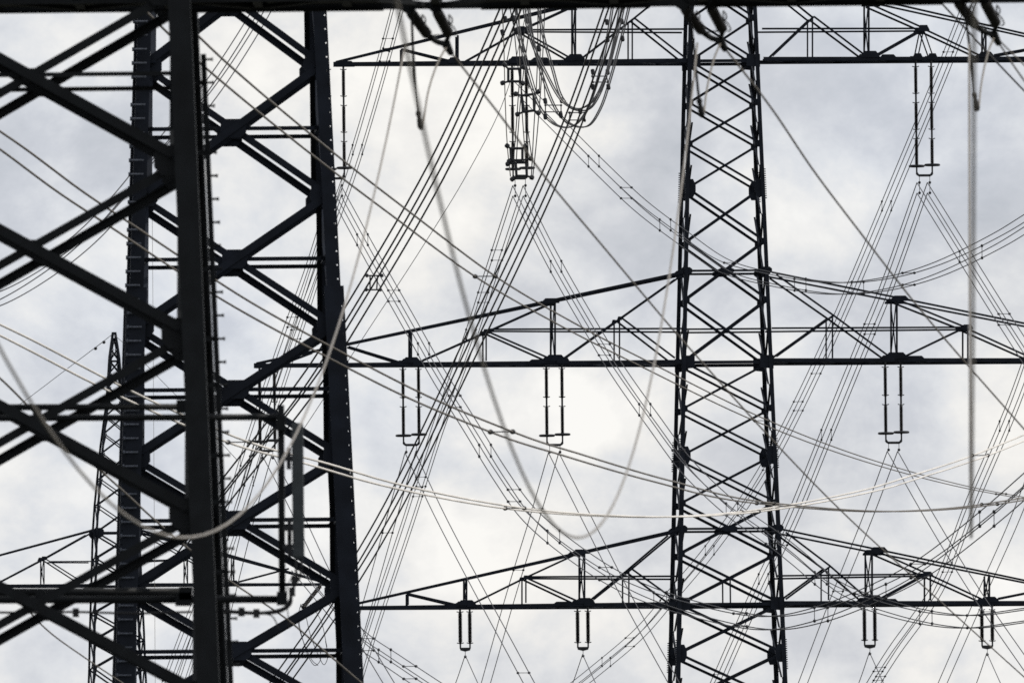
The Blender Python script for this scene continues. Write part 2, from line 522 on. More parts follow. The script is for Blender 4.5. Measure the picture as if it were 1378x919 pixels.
# upper arm
crossarm(TB, hwB, zb(84), (452, 87), (921, 84), (921, -30),
    struts=[((540, 67), (540, 84)), ((615, 49), (615, 83)), ((772, 10), (772, 82)), ((848, 28), (848, 82), 0.06)],
    diags=[((540, 67), (608, 84)), ((625, 84), (700, 42)), ((700, 42), (765, 12)), ((700, 43), (765, 80)),
           ((783, 79), (851, 27), 0.085), ((851, 27), (912, -22)), ((851, 27), (918, 80))],
    horis=[((700, 42), (921, 42))],
    splice=[(465, 87, 0.8, 0.28), (610, 83, 0.55, 0.3), (696, 83, 0.9, 0.36), (772, 80, 0.8, 0.34), (700, 42, 0.45, 0.32), (768, 10, 0.7, 0.24), (725, 83, 0.9, 0.25)])
crossarm(TB, hwB, zb(83), (1510, 80), (1024, 82), (1024, -32),
    struts=[((1090, 26), (1090, 80), 0.06), ((1166, 5), (1166, 78)), ((1324, 40), (1324, 77))],
    diags=[((1090, 26), (1030, -22)), ((1036, 78), (1092, 25), 0.085), ((1092, 25), (1160, 76)), ((1178, 76), (1240, 41), 0.12),
           ((1168, 8), (1240, 40)), ((1240, 41), (1315, 76)), ((1240, 42), (1233, 76), 0.05), ((1240, 42), (1252, 76), 0.05), ((1335, 76), (1450, 55))],
    horis=[((1022, 41.5), (1240, 40.5))],
    splice=[(1168, 76, 0.8, 0.34), (1175, 4, 0.8, 0.3), (1240, 41, 0.5, 0.34), (1232, 79, 0.45, 0.34), (1252, 79, 0.45, 0.34), (1324, 76, 0.7, 0.3), (1192, 80, 0.8, 0.3)], tipd=0.55, wt=0.075)
# middle arm
crossarm(TB, hwB, zb(489), (345, 492), (915, 489), (915, 369),
    struts=[((552, 447), (552, 486)), ((652, 449), (652, 487), 0.06), ((744, 406), (744, 485)), ((830, 431), (830, 487), 0.06)],
    diags=[((468, 467), (536, 488)), ((567, 486), (655, 447)), ((655, 447), (740, 409)), ((655, 448), (737, 484)),
           ((757, 484), (833, 430), 0.09), ((833, 430), (912, 374)), ((833, 430), (904, 484)), ((420, 475), (380, 490)), ((468, 488), (440, 472))],
    horis=[((655, 444.5), (915, 444.5))],
    splice=[(540, 490, 0.5, 0.28), (562, 490, 0.5, 0.28), (552, 486, 0.8, 0.3), (735, 487, 0.55, 0.34), (755, 487, 0.55, 0.34), (744, 484, 0.9, 0.34), (738, 407, 0.75, 0.26), (722, 489, 1.0, 0.26), (830, 431, 0.2, 0.2), (352, 492, 0.5, 0.3), (652, 448, 0.3, 0.25)], lacing=18)
crossarm(TB, hwB, zb(488), (1606, 485), (1034, 487), (1034, 369),
    struts=[((1116, 428), (1116, 484), 0.06), ((1203, 404), (1203, 482)), ((1299, 444), (1299, 484), 0.07), ((1400, 446), (1400, 484))],
    diags=[((1040, 482), (1117, 427), 0.085), ((1040, 372), (1118, 427)), ((1118, 427), (1192, 481)), ((1217, 480), (1296, 442), 0.085),
           ((1206, 406), (1296, 442)), ((1296, 443), (1385, 483)), ((1410, 482), (1480, 462))],
    horis=[((1034, 444), (1296, 442))],
    splice=[(1192, 485, 0.55, 0.34), (1213, 485, 0.55, 0.34), (1202, 481, 1.0, 0.34), (1207, 404, 0.8, 0.28), (1298, 442, 0.5, 0.25), (1228, 485, 0.9, 0.3)], lacing=18, tipd=0.55, wt=0.075)
# lower arm
crossarm(TB, hwB, zb(814), (466, 818), (912, 814), (912, 714),
    struts=[((548, 799), (548, 814)), ((626, 779), (626, 812)), ((705, 779), (705, 812), 0.06), ((783, 743), (783, 810)), ((842, 770), (842, 812), 0.06)],
    diags=[((548, 799), (612, 814), 0.085), ((638, 811), (705, 778)), ((705, 778), (772, 747)), ((707, 779), (774, 810)),
           ((795, 808), (846, 767)), ((846, 767), (904, 718)), ((846, 767), (905, 810))],
    horis=[((708, 777), (912, 777))],
    splice=[(619, 814, 0.4, 0.28), (633, 814, 0.4, 0.28), (626, 812, 0.8, 0.28), (776, 813, 0.5, 0.34), (790, 813, 0.5, 0.34), (783, 810, 0.8, 0.3), (778, 744, 0.75, 0.24), (755, 814, 1.0, 0.24), (705, 778, 0.25, 0.2)])
crossarm(TB, hwB, zb(813), (1506, 811), (1041, 813), (1041, 713),
    struts=[((1110, 765), (1110, 809), 0.06), ((1169, 742), (1169, 807)), ((1248, 774), (1248, 809), 0.07), ((1328, 774), (1328, 807))],
    diags=[((1052, 808), (1112, 764)), ((1052, 718), (1112, 763)), ((1112, 763), (1163, 807)), ((1184, 806), (1243, 774), 0.085),
           ((1178, 744), (1244, 773)), ((1244, 773), (1318, 807)), ((1340, 806), (1420, 790))],
    horis=[((1041, 776.5), (1244, 773.5))],
    splice=[(1162, 811, 0.5, 0.34), (1177, 811, 0.5, 0.34), (1170, 807, 0.9, 0.34), (1178, 742, 0.8, 0.3), (1244, 774, 0.5, 0.26), (1321, 811, 0.45, 0.32), (1334, 811, 0.45, 0.32), (1328, 808, 0.8, 0.3), (1192, 811, 0.9, 0.28)], tipd=0.55, wt=0.075)
for dz_, zz in ((1, 0),):
    g = G()
    zt = zb(YT)
    for sx in (-1, 1):
        for sy in (-1, 1):
            boxbar(g, (sx * hwB(zt), sy * hwB(zt), zt), (0, 0, zt + 6), 0.14, 0.14, (0, 1, 0))
    g.build('peak', M_STEEL, TB.root)

# ================================================================== left pylon in the middle distance
TA2 = Tower('lattice_pylon', 'dark lattice pylon on the left with two broad perforated legs joined by X bracing',
            314.5, 500, 455, 2.0, M_STEEL)
SA2 = F / 455.0
zq0, zq1 = TA2.z(100, 312), TA2.z(880, 318)
def hwA2(z):
    f = (z - zq0) / (zq1 - zq0)
    return (241 + (303 - 241) * f) / SA2 / 2
def za2(py): return TA2.z(py, 315)
for sx in (-1, 1):
    for sy in (-1, 1):
        za, zm, zc = za2(-160), za2(392), za2(1100)
        if sy == -1:
            perforated_leg(G(), hwA2, sx, sy, zm, za, 0.28, 0.283, 0.027, 0.035).build('leg', M_STEEL, TA2.root)
            lg = perforated_leg(G(), hwA2, sx, sy, zc, zm, 0.40, 0.283, 0.027, 0.035).build('leg', M_STEEL, TA2.root)
        else:
            leg_mesh(G(), hwA2, sx, sy, zm, za, 0.29).build('leg', M_STEEL, TA2.root)
            leg_mesh(G(), hwA2, sx, sy, zc, zm, 0.37).build('leg', M_STEEL, TA2.root)
        leg_mesh(G(), hwA2, sx, sy, 0, zc, 0.40).build('leg', M_STEEL, TA2.root)
nodesA2 = [-81, 94, 269, 444, 618.5, 794, 969, 1145, 1330, 1620]
zsA2 = [za2(p) for p in nodesA2]; zsA2[-1] = 0.05
for fi in range(4):
    fc = FACES[fi]
    for k in range(len(zsA2) - 1):
        z0, z1 = zsA2[k], zsA2[k+1]
        zc = (z0 * hwA2(z1) + z1 * hwA2(z0)) / (hwA2(z0) + hwA2(z1))
        # the rising diagonal runs through, the falling one too
        brace(TA2, 'diagonal_brace', fc, hwA2, 1, z0, -1, z1, 0.15, flip=-1, off=0.0)
        brace(TA2, 'diagonal_brace', fc, hwA2, -1, z0, 1, z1, 0.14, off=-0.15)
        brace(TA2, 'horizontal_brace', fc, hwA2, -1, zc, 1, zc, 0.082, off=-0.17)
        gusset(TA2, fc, hwA2, 0, zc, 0.52, 0.38, off=-0.05)
        for a in (-1, 1):
            gusset(TA2, fc, hwA2, a, z0, 0.44, 0.42, -a * 0.16, off=-0.05)
# step bolts up the left front leg
zz = za2(-20)
k = 0
sbm = None
while zz > za2(930):
    h = hwA2(zz)
    x = -h - 0.235
    if k != 8 and k != 17:
        g = G()
        if sbm is None:
            tube(g, [(0, 0, 0), (0.30, 0, 0)], 0.021, 6)
            tube(g, [(-0.005, 0, 0), (0.03, 0, 0)], 0.042, 6)
            sbm = mesh('step_bolt', g.V, g.F); sbm.materials.append(M_ZINC)
        o = add('step_bolt', sbm, None, TA2.root)
        o.location = (x + (0.06 if k > 23 else 0), -h - 0.26, zz)
    zz -= 0.283; k += 1

# ================================================================== nearest pylon, cropped by the left edge
TA1 = Tower('lattice_pylon', 'nearest blurred lattice pylon at the left edge with thick leg, wide arm along the top',
            51, 460, 250, -0.64, M_STEELN)
SA1 = F / 250.0
zr0, zr1 = TA1.z(0, 48), TA1.z(880, 56)
def hwA1(z):
    f = (z - zr0) / (zr1 - zr0)
    return (197 + (227 - 197) * f) / SA1
def za1(py): return TA1.z(py, 51)
for sx in (-1, 1):
    for sy in (-1, 1):
        leg_mesh(G(), lambda z: hwA1(z) + 0.02, sx, sy, 0, za1(-420), 0.25).build('leg', M_STEELN, TA1.root)
nodesA1 = [-420, -210, 0, 227.5, 459, 700, 944, 1190, 1430, 1640]
zsA1 = [za1(p) for p in nodesA1]; zsA1[-1] = 0.05
for fi in range(4):
    fc = FACES[fi]
    for k in range(len(zsA1) - 1):
        z0, z1 = zsA1[k], zsA1[k+1]
        if fi < 2:
            brace(TA1, 'diagonal_brace', fc, hwA1, -1, z0, 1, z1, 0.112, off=0.01)
            brace(TA1, 'diagonal_brace', fc, hwA1, 1, z0, -1, z1, 0.098, flip=-1, off=-0.13)
        else:
            brace(TA1, 'diagonal_brace', fc, hwA1, -1, z0, 1, z1, 0.08, off=-0.02)
            brace(TA1, 'diagonal_brace', fc, hwA1, 1, z0, -1, z1, 0.08, flip=-1, off=-0.1)
        zc = (z0 * hwA1(z1) + z1 * hwA1(z0)) / (hwA1(z0) + hwA1(z1))
        if fi < 2:
            gusset(TA1, fc, hwA1, 0, zc, 0.20, 0.15, off=-0.05)
            for a in (-1, 1):
                gusset(TA1, fc, hwA1, a, z0, 0.40, 0.34, -a * 0.14, off=-0.05)
    if fi < 2:
        brace(TA1, 'horizontal_brace', fc, hwA1, -1, za1(111), 1, za1(111), 0.05, off=-0.1)
# climbing rail with rungs beside the right-hand leg
rail = G()
h0, h1 = za1(72), za1(960)
def railx(z): return hwA1(z) + 0.212
yr = 0.55
boxbar(rail, (railx(h0), yr, h0), (railx(h1), yr, h1), 0.06, 0.05, (0, 1, 0))
rail_o = rail.build('climbing_rail', M_STEELN, TA1.root)
rung_me = None
z = h0 - 0.06
while z > h1:
    if rung_me is None:
        g = G(); tube(g, [(0, 0, 0), (0.105, 0, 0)], 0.013, 6); tube(g, [(0.085, 0, 0), (0.105, 0, 0)], 0.02, 6)
        rung_me = mesh('rung', g.V, g.F); rung_me.materials.append(M_STEELN)
    o = add('rung', rung_me, None, rail_o); o.location = (railx(z), yr, z)
    if int((z * 7)) % 3 == 0:
        g = G(); boxbar(g, (railx(z) - 0.14, yr, z), (railx(z), yr, z), 0.05, 0.05, (0, 0, 1))
        g.build('rail_bracket', M_STEELN, rail_o)
    z -= 0.262
# wide arm that runs along the top edge of the picture
DA = 0.95
za = za1(7)
g = G()
X0, X1 = -6.5, 13.5
for sy in (-1, 1):
    angle_bar(g, (X0, sy * DA, za), (X1, sy * DA, za), 0.085, (0, sy, 0), sy)
    angle_bar(g, (X0, sy * 0.4, za + 0.8), (0, sy * DA, za + 2.4), 0.12, (0, sy, 0), sy)
    angle_bar(g, (X1, sy * 0.4, za + 0.5), (0, sy * DA, za + 2.4), 0.12, (0, sy, 0), sy)
arm1 = g.build('crossarm', M_STEELN, TA1.root)
k = 0
x = X0
while x < X1 - 0.5:
    s = 1 if k % 2 else -1
    g = G(); boxbar(g, (x, s * DA, za), (x + 1.0, -s * DA, za), 0.10, 0.05, (0, 0, 1)); g.build('floor_brace', M_STEELN, arm1)
    g = G(); boxbar(g, (x, -DA, za + 0.01), (x, DA, za + 0.01), 0.10, 0.05, (0, 0, 1)); g.build('floor_brace', M_STEELN, arm1)
    for sy in (-1, 1):
        f = abs(x) / (X1 if x > 0 else -X0)
        zt = za + 2.4 + ((0.5 if x > 0 else 0.8) - 2.4) * f
        g = G(); angle_bar(g, (x, sy * DA, za), (x, sy * (DA + (0.4 - DA) * f), zt), 0.07, (0, sy, 0)); g.build('strut', M_STEELN, arm1)
        g = G(); angle_bar(g, (x, sy * DA, za), (x + 1.0, sy * (DA + (0.4 - DA) * f) * 0.95, zt - 0.1), 0.06, (0, sy, 0)); g.build('diagonal_brace', M_STEELN, arm1)
    x += 1.0; k += 1
for xa, xb_ in ((1.5, 3.9), (5.0, 6.9), (7.6, 10.2)):
    g = G(); boxbar(g, (xa, DA + 0.02, za - 0.005), (xb_, DA + 0.02, za - 0.005), 0.06, 0.10, (0, 0, 1)); g.build('splice_plate', M_STEELN, arm1)
    g = G(); boxbar(g, (xa, 0.0, za + 0.03), (xb_, 0.0, za + 0.03), 1.8, 0.02, (0, 0, 1)); g.build('walkway_plate', M_STEELN, arm1)
g = G(); boxbar(g, (-2.0, 0.0, za + 0.03), (2.6, 0.0, za + 0.03), 1.7, 0.02, (0, 0, 1)); g.build('walkway_plate', M_STEELN, arm1)

# ================================================================== distant pylon behind the left one
TC = Tower('lattice_pylon', 'slim distant lattice pylon with pointed peak behind the far left pylon leg',
           156, 720, 1300, 6.5, M_STEEL)
SC_ = F / 1300.0
def zc_(py): return TC.z(py, 155)
zk = [(447, 3), (480, 12), (540, 20), (600, 36), (680, 52), (715, 57), (790, 62), (850, 66.5), (900, 69), (1640, 130)]
zkz = [(zc_(a), b / SC_ / 2) for a, b in zk]
def hwC(z):
    if z >= zkz[0][0]: return zkz[0][1]
    for (za_, a), (zb_, b) in zip(zkz[:-1], zkz[1:]):
        if zb_ <= z <= za_:
            return a + (b - a) * (za_ - z) / (za_ - zb_)
    return zkz[-1][1]
for sx in (-1, 1):
    for sy in (-1, 1):
        for a, b in zip(zk[:-1], zk[1:]):
            leg_mesh(G(), hwC, sx, sy, max(0, zc_(b[0])), zc_(a[0]), 0.13).build('leg', M_STEEL, TC.root)
nodesC = [455, 470, 486, 503, 521, 540, 560, 584, 610, 645, 680, 717, 752, 789, 825, 862, 900, 950, 1020, 1120, 1260, 1430, 1640]
zsC = [max(0.05, zc_(p)) for p in nodesC]
for fi in range(4):
    fc = FACES[fi]
    for k in range(len(zsC) - 1):
        wd = 0.07 if nodesC[k] < 700 else 0.10
        brace(TC, 'diagonal_brace', fc, hwC, -1, zsC[k], 1, zsC[k+1], wd, off=-0.02)
        brace(TC, 'diagonal_brace', fc, hwC, 1, zsC[k], -1, zsC[k+1], wd, flip=-1, off=-0.1)
    for py in (486, 717, 789):
        brace(TC, 'horizontal_brace', fc, hwC, -1, zc_(py), 1, zc_(py), 0.1, off=-0.04)
    for py in (717, 789):
        for a in (-1, 1):
            gusset(TC, fc, hwC, a, zc_(py), 0.65, 0.55, -a * 0.1)
crossarm(TC, hwC, zc_(788), (-150, 789), (122, 788), (122, 714),
    struts=[((57, 752), (57, 786)), ((-40, 762), (-40, 787))],
    diags=[((118, 719), (59, 752), 0.1), ((59, 752), (-2, 784), 0.1), ((60, 753), (110, 785)), ((-5, 786), (-40, 762))],
    horis=[((65, 756), (122, 756))], splice=[(57, 752, 0.4, 0.3)], wc=0.16, wt=0.12)
crossarm(TC, hwC, zc_(788), (440, 786), (189, 787), (189, 715),
    struts=[((250, 751), (250, 785)), ((313, 748), (313, 784))],
    diags=[((194, 718), (250, 750)), ((250, 750), (305, 783)), ((250, 751), (200, 784)), ((320, 783), (388, 765), 0.11)],
    horis=[((189, 755), (250, 753))], splice=[(313, 784, 0.6, 0.3), (250, 751, 0.4, 0.3)], wc=0.16, wt=0.14)

# ================================================================== suspension insulators on the middle pylon
rod_mesh = None
def long_rod(length, r=0.062):
    g = G()
    prof = [(0, 0.03), (0.05, 0.05)]
    n = 22
    for i in range(n):
        a = 0.06 + (length - 0.12) * i / n
        d = (length - 0.12) / n
        prof += [(a, r * 0.72), (a + d * 0.55, r * 1.15), (a + d * 0.75, r * 0.75)]
    prof += [(length - 0.05, 0.05), (length, 0.03)]
    lathe(g, (0, 0, 0), (0, 0, -1), prof, 8)
    me = mesh('rod', g.V, g.F); me.materials.append(M_INS)
    return me
ring_me = None
def make_ring():
    g = G()
    P = [(0.27 * math.cos(2 * math.pi * k / 20), 0.27 * math.sin(2 * math.pi * k / 20), 0) for k in range(21)]
    tube(g, P, 0.045, 6, cap=False)
    boxbar(g, (-0.27, 0, 0), (0.27, 0, 0), 0.04, 0.04, (0, 1, 0))
    me = mesh('corona_ring', g.V, g.F); me.materials.append(M_FIT)
    return me
ring_me = make_ring()
horn_me = None
def make_horn():
    g = G()
    tube(g, [(-0.14, 0, 0.02), (-0.07, 0, 0), (0.07, 0, 0), (0.14, 0, 0.02)], 0.02, 5)
    lathe(g, (0, 0, 0.05), (0, 0, -1), [(0, 0.03), (0.05, 0.055), (0.1, 0.03)], 6)
    me = mesh('arcing_horn', g.V, g.F); me.materials.append(M_FIT)
    return me
horn_me = make_horn()
clamp_me = None
def make_clamp():
    g = G()
    lathe(g, (0, 0, 0.06), (0, 0, -1), [(0, 0.02), (0.03, 0.055), (0.08, 0.05), (0.11, 0.02)], 6)
    boxbar(g, (0, -0.14, 0), (0, 0.14, 0), 0.05, 0.06, (0, 0, 1))
    me = mesh('suspension_clamp', g.V, g.F); me.materials.append(M_FIT)
    return me
clamp_me = make_clamp()
rodcache = {}
IG = 'suspension insulators hanging from the middle pylon'
def suspension(px0, px1, y0, y1, nrod, mode, label, Y=857.0, xs=None):
    mpp = Y / F
    c = at((px0 + px1) / 2, y0, Y)
    T = thing('suspension_insulator', label, 'insulator', c, TB.yaw, IG)
    hs = (px1 - px0) * mpp / 2
    Lg = (y1 - y0) * mpp
    top, bot = 0.16, (0.34 if mode != 'single' else 0.2)
    gap = 0.32 if nrod > 1 else 0
    rl = (Lg - top - bot - gap * (nrod - 1)) / nrod
    if nrod not in rodcache: rodcache[nrod] = long_rod(rl, 0.07 if nrod > 1 else 0.08)
    for s in ((-1, 1)):
        segs = [(0.12, -top - 0.02, 0.04)]
        for j in range(nrod - 1):
            zt = -top - (j + 1) * rl - j * gap
            segs.append((zt + 0.02, zt - gap - 0.02, 0.038))
        segs.append((-Lg + bot + 0.02, -Lg + 0.02, 0.032))
        for za_, zb_, rr in segs:
            tube(G(), [(s * hs, 0, za_), (s * hs, 0, zb_)], rr, 6).build('hanger_link', M_FIT, T)
        for j in range(nrod):
            o = add('insulator_rod', rodcache[nrod], None, T)
            o.location = (s * hs, 0, -top - j * (rl + gap))
            for e_, zz in ((0, -top - j * (rl + gap) - 0.02), (1, -top - j * (rl + gap) - rl + 0.02)):
                if mode != 'single' and e_ == 1 and j == nrod - 1: continue
                h = add('arcing_horn', horn_me, None, T); h.location = (s * hs, 0, zz); h.rotation_euler = (0, 0, 0.5 * s)
        if mode != 'single':
            o = add('corona_ring', ring_me, None, T); o.location = (s * hs, 0.0, -Lg + bot + 0.02 + 0.02 * s)
    g = G()
    if mode != 'single':
        tube(g, [(-hs, 0, -Lg + 0.08), (-hs + 0.03, 0, -Lg + 0.02), (-hs + 0.09, 0, -Lg - 0.02), (hs - 0.09, 0, -Lg - 0.02), (hs - 0.03, 0, -Lg + 0.02), (hs, 0, -Lg + 0.08)], 0.048, 6)
    else:
        plate(g, (0, 0, -Lg - 0.0), (1, 0, 0), (0, 0, 1), [(-hs - 0.03, 0.06), (-hs, -0.05), (0, -0.10), (hs, -0.05), (hs + 0.03, 0.06)], 0.04)
    yk = g.build('yoke_plate', M_FIT, T)
    pts = []
    if mode == 'single': offs = [0.0]
    else: offs = [-0.2, 0.2]
    for ox in offs:
        g = G()
        zend = -Lg - 0.30
        tube(g, [(ox, 0, -Lg - 0.04), (ox, 0, zend if mode != 'quad' else zend - 0.4)], 0.012, 5)
        g.build('drop_link', M_FIT, T)
        for q in ((0,) if mode != 'quad' else (0, 1)):
            o = add('suspension_clamp', clamp_me, None, T)
            o.location = (ox, 0, zend - 0.4 * q)
    return c, Lg

suspension(441, 462, 88, 240, 3, 'quad', 'long three-rod insulator hanging beside the left pylon leg from the topmost arm')
suspension(689, 708, 88, 240, 3, 'quad', 'long three-rod insulator tangled with jumper frames under the topmost arm')
suspension(1232, 1253, 84, 236, 3, 'quad', 'long three-rod insulator hanging free under the right end of the topmost arm')
suspension(349, 369, 495, 606, 2, 'twin', 'two-rod insulator at the left tip of the middle arm seen through the left pylon')
suspension(542, 563, 491, 598, 2, 'twin', 'two-rod insulator under the middle arm next right of the left pylon leg')
suspension(735, 756, 490, 598, 2, 'twin', 'two-rod insulator under the middle arm above the bottom of the blurred wire loop')
suspension(1191, 1212, 488, 595, 2, 'twin', 'two-rod insulator under the middle arm right of the pylon body')
suspension(619, 632, 817, 873, 1, 'single', 'short one-rod insulator under the lowest arm nearest the left pylon leg')
suspension(777, 791, 816, 872, 1, 'single', 'short one-rod insulator under the lowest arm next left of the pylon body')
suspension(1163, 1177, 814, 869, 1, 'single', 'short one-rod insulator under the lowest arm next right of the pylon body')
suspension(1321, 1335, 814, 870, 1, 'single', 'short one-rod insulator under the lowest arm near the right picture edge')

# ================================================================== conductors
def resolve(pts):
    """list of (px, py[, Y]); missing depths are interpolated along the line -> world points"""
    ys = [p[2] if len(p) > 2 else None for p in pts]
    s = [0.0]
    for a, b in zip(pts[:-1], pts[1:]):
        s.append(s[-1] + math.hypot(b[0] - a[0], b[1] - a[1]))
    kn = [i for i, y in enumerate(ys) if y is not None]
    res = []
    for i, p in enumerate(pts):
        if ys[i] is None:
            a = max(k for k in kn if k < i); b = min(k for k in kn if k > i)
            t = (s[i] - s[a]) / (s[b] - s[a])
            # interpolate in 1/Y so that straight lines stay straight
            y = 1.0 / ((1 - t) / ys[a] + t / ys[b])
        else:
            y = ys[i]
        res.append(at(p[0], p[1], y))
    return res
spacer_cache = {}
def spacer(parent, p, q, m, r=0.012, name='spacer'):
    g = G()
    tube(g, [p, q], r, 5)
    d = (q - p).normalized()
    for e_ in (p, q):
        lathe(g, e_ - d * 0.05, d, [(0, 0.02), (0.03, 0.045), (0.07, 0.045), (0.10, 0.02)], 6)
    return g.build(name, m, parent)
QUAD = [(-.2, .2), (.2, .2), (-.2, -.2), (.2, -.2)]
TWIN = [(-.2, 0), (.2, 0)]
def line(name, label, pts, offs, r, m, spacers=(), cat='power line', group=None, per=8, ms=None):
    P = smooth_path(resolve(pts), per)
    mid = P[0]
    if len(offs) == 1:
        g = tube(G(), P, r, 6)
        o = g.build(name, m, None, True, origin=mid)
        o['label'] = label; o['category'] = cat
        if group: o['group'] = group
        return o
    T = thing(name, label, cat, mid, 0, group)
    W = []
    for ox, oz in offs:
        Q = [p + Vector((ox, 0, oz)) - mid for p in P]
        W.append(Q)
        tube(G(), Q, r, 6).build('conductor', m, T, True)
    for k, t in enumerate(spacers):
        i = min(len(P) - 1, max(0, int(round(abs(t) * (len(P) - 1)))))
        if len(offs) == 2:
            spacer(T, W[0][i], W[1][i], ms or M_FIT)
        else:
            prs = ((0, 1), (2, 3)) if t > 0 else ((0, 2), (1, 3))
            for a, b in prs: spacer(T, W[a][i], W[b][i], ms or M_FIT)
    return T
QB = 'conductor_bundle'

# quad bundles of the topmost circuit -----------------------------------
line(QB, 'thin four-wire bundle falling from far top left edge pylon gap to the left picture edge',
     [(372, -20, 720), (330, 52), (283, 122), (215, 205), (165, 268), (118, 318), (62, 362), (0, 398), (-50, 415, 620)], QUAD, 0.0185, M_COND, cat='power line')
line(QB, 'heavy four-wire bundle falling steeply left from the top past the square frame spacer',
     [(705, -30, 590), (675, 40), (587, 230), (466, 437), (420, 510), (300, 665), (240, 745, 640)], QUAD, 0.025, M_COND, ms=M_FIT)
FS = thing('frame_spacer', 'dark square frame spacer on the heavy bundle right of the left pylon leg', 'spacer', at(503, 381, 602))
q0 = FS.location.copy()
cn = [at(x, y, 602) - q0 for x, y in ((493, 371), (513, 371), (511, 390), (492, 390))]
inn = [at(x, y, 602) - q0 for x, y in ((498, 372), (508, 372), (507, 389), (498, 389))]
g = G()
for a_, b_ in ((cn[0], cn[1]), (cn[2], cn[3]), (inn[0], inn[3]), (inn[1], inn[2])):
    tube(g, [a_, b_], 0.02, 6)
g.build('frame', M_FIT, FS)
for c_ in cn:
    lathe(G(), c_ + Vector((0, 0, .05)), (0.3, 0, -1), [(0, .02), (.02, .05), (.08, .05), (.1, .02)], 7).build('wire_clamp', M_FIT, FS)
line(QB, 'heavy four-wire bundle falling left from the wire loops at top centre across the lowest arm',
     [(838, -25, 620), (768, 172), (726, 270), (640, 452), (525, 688), (440, 828), (372, 925), (350, 960, 760)], QUAD, 0.026, M_COND)
line(QB, 'thin four-wire bundle falling left from the tangled insulator under the topmost arm',
     [(697, 257, 857), (660, 370), (634, 450), (588, 580), (553, 690), (500, 850), (470, 950, 1050)], QUAD, 0.0175, M_COND, spacers=(0.12, 0.22, -0.33, 0.6, 0.63))
line(QB, 'thin four-wire bundle falling right from the tangled insulator, then level at bottom right',
     [(697, 257, 857), (742, 347), (795, 440), (832, 500), (880, 568), (925, 628), (985, 685), (1045, 728), (1075, 752), (1125, 792), (1195, 818), (1262, 833), (1310, 836), (1390, 826, 700)],
     QUAD, 0.0175, M_COND, spacers=(-0.09, 0.19, -0.29, 0.37, -0.46, 0.53, -0.66, 0.73, -0.83, 0.92))
line(QB, 'thin four-wire bundle sagging right from the wire loops and rising to the right edge',
     [(700, 118, 880), (760, 178), (812, 230), (862, 277), (916, 318), (975, 358), (1035, 375), (1120, 388), (1188, 383), (1258, 364), (1344, 323), (1390, 295, 720)],
     QUAD, 0.0175, M_COND, spacers=(-0.16, 0.24, -0.33, 0.47, -0.59, -0.68, 0.77, -0.88))
line(QB, 'thin four-wire bundle falling left from the free insulator at upper right',
     [(1241, 253, 857), (1190, 395), (1163, 460), (1112, 585), (1065, 700), (1015, 805), (962, 925), (945, 965, 960)], QUAD, 0.0175, M_COND, spacers=(0.25, -0.42, 0.6, -0.68, 0.84, 0.88))
line(QB, 'thin four-wire bundle falling right from the free insulator to the right edge',
     [(1241, 253, 857), (1292, 335), (1345, 420), (1395, 498, 800)], QUAD, 0.0175, M_COND, spacers=(-0.36, 0.72))
line(QB, 'thin four-wire bundle crossing behind the free insulator at upper right and bending left below',
     [(1318, -30, 930), (1270, 92), (1217, 220), (1115, 460), (1052, 590), (1012, 660), (955, 740), (905, 800), (862, 850), (800, 903), (740, 950, 1080)],
     QUAD, 0.018, M_COND, spacers=(0.09, -0.22, 0.33, 0.36, 0.45, -0.6, -0.72, 0.82, -0.88))
line(QB, 'thin four-wire bundle crossing the far lower right corner, steeply leaning',
     [(1400, 440, 920), (1365, 540), (1308, 675), (1262, 790), (1200, 880), (1172, 925), (1150, 965, 1000)], QUAD, 0.018, M_COND, spacers=(-0.2, 0.45, 0.75, 0.78))
line(QB, 'long thin four-wire bundle from beside the left pylon leg sagging below the lowest arm',
     [(452, 257, 857), (500, 345), (548, 430), (592, 508), (632, 572), (674, 640), (712, 692), (782, 750), (850, 790), (930, 818), (1035, 838), (1105, 826), (1183, 795), (1243, 763), (1328, 698), (1395, 640, 610)],
     QUAD, 0.0175, M_COND, spacers=(-0.05, 0.11, -0.17, 0.23, -0.30, 0.37, -0.43, 0.5, -0.57, 0.64, -0.73, -0.8, 0.86, -0.93))
line(QB, 'thin four-wire bundle falling left from the insulator beside the left pylon leg',
     [(452, 257, 857), (420, 360), (384, 460), (330, 620), (300, 720), (232, 900), (215, 950, 1060)], QUAD, 0.0165, M_COND, spacers=(0.3, -0.5, 0.66, 0.9))
line(QB, 'thin four-wire bundle running down from the top edge close right of the left pylon leg',
     [(546, -30, 900), (508, 110), (472, 230), (440, 320), (398, 450), (362, 560), (318, 700), (270, 840), (240, 930, 1100)], QUAD, 0.017, M_COND, spacers=(0.08, 0.1, -0.22, 0.5, -0.7))
line(QB, 'short four-wire bundle in the bottom left corner right of the left pylon leg',
     [(400, 760, 800), (440, 808), (484, 858), (530, 890), (590, 930, 700)], QUAD, 0.0165, M_COND, spacers=(0.55, -0.7, 0.85))

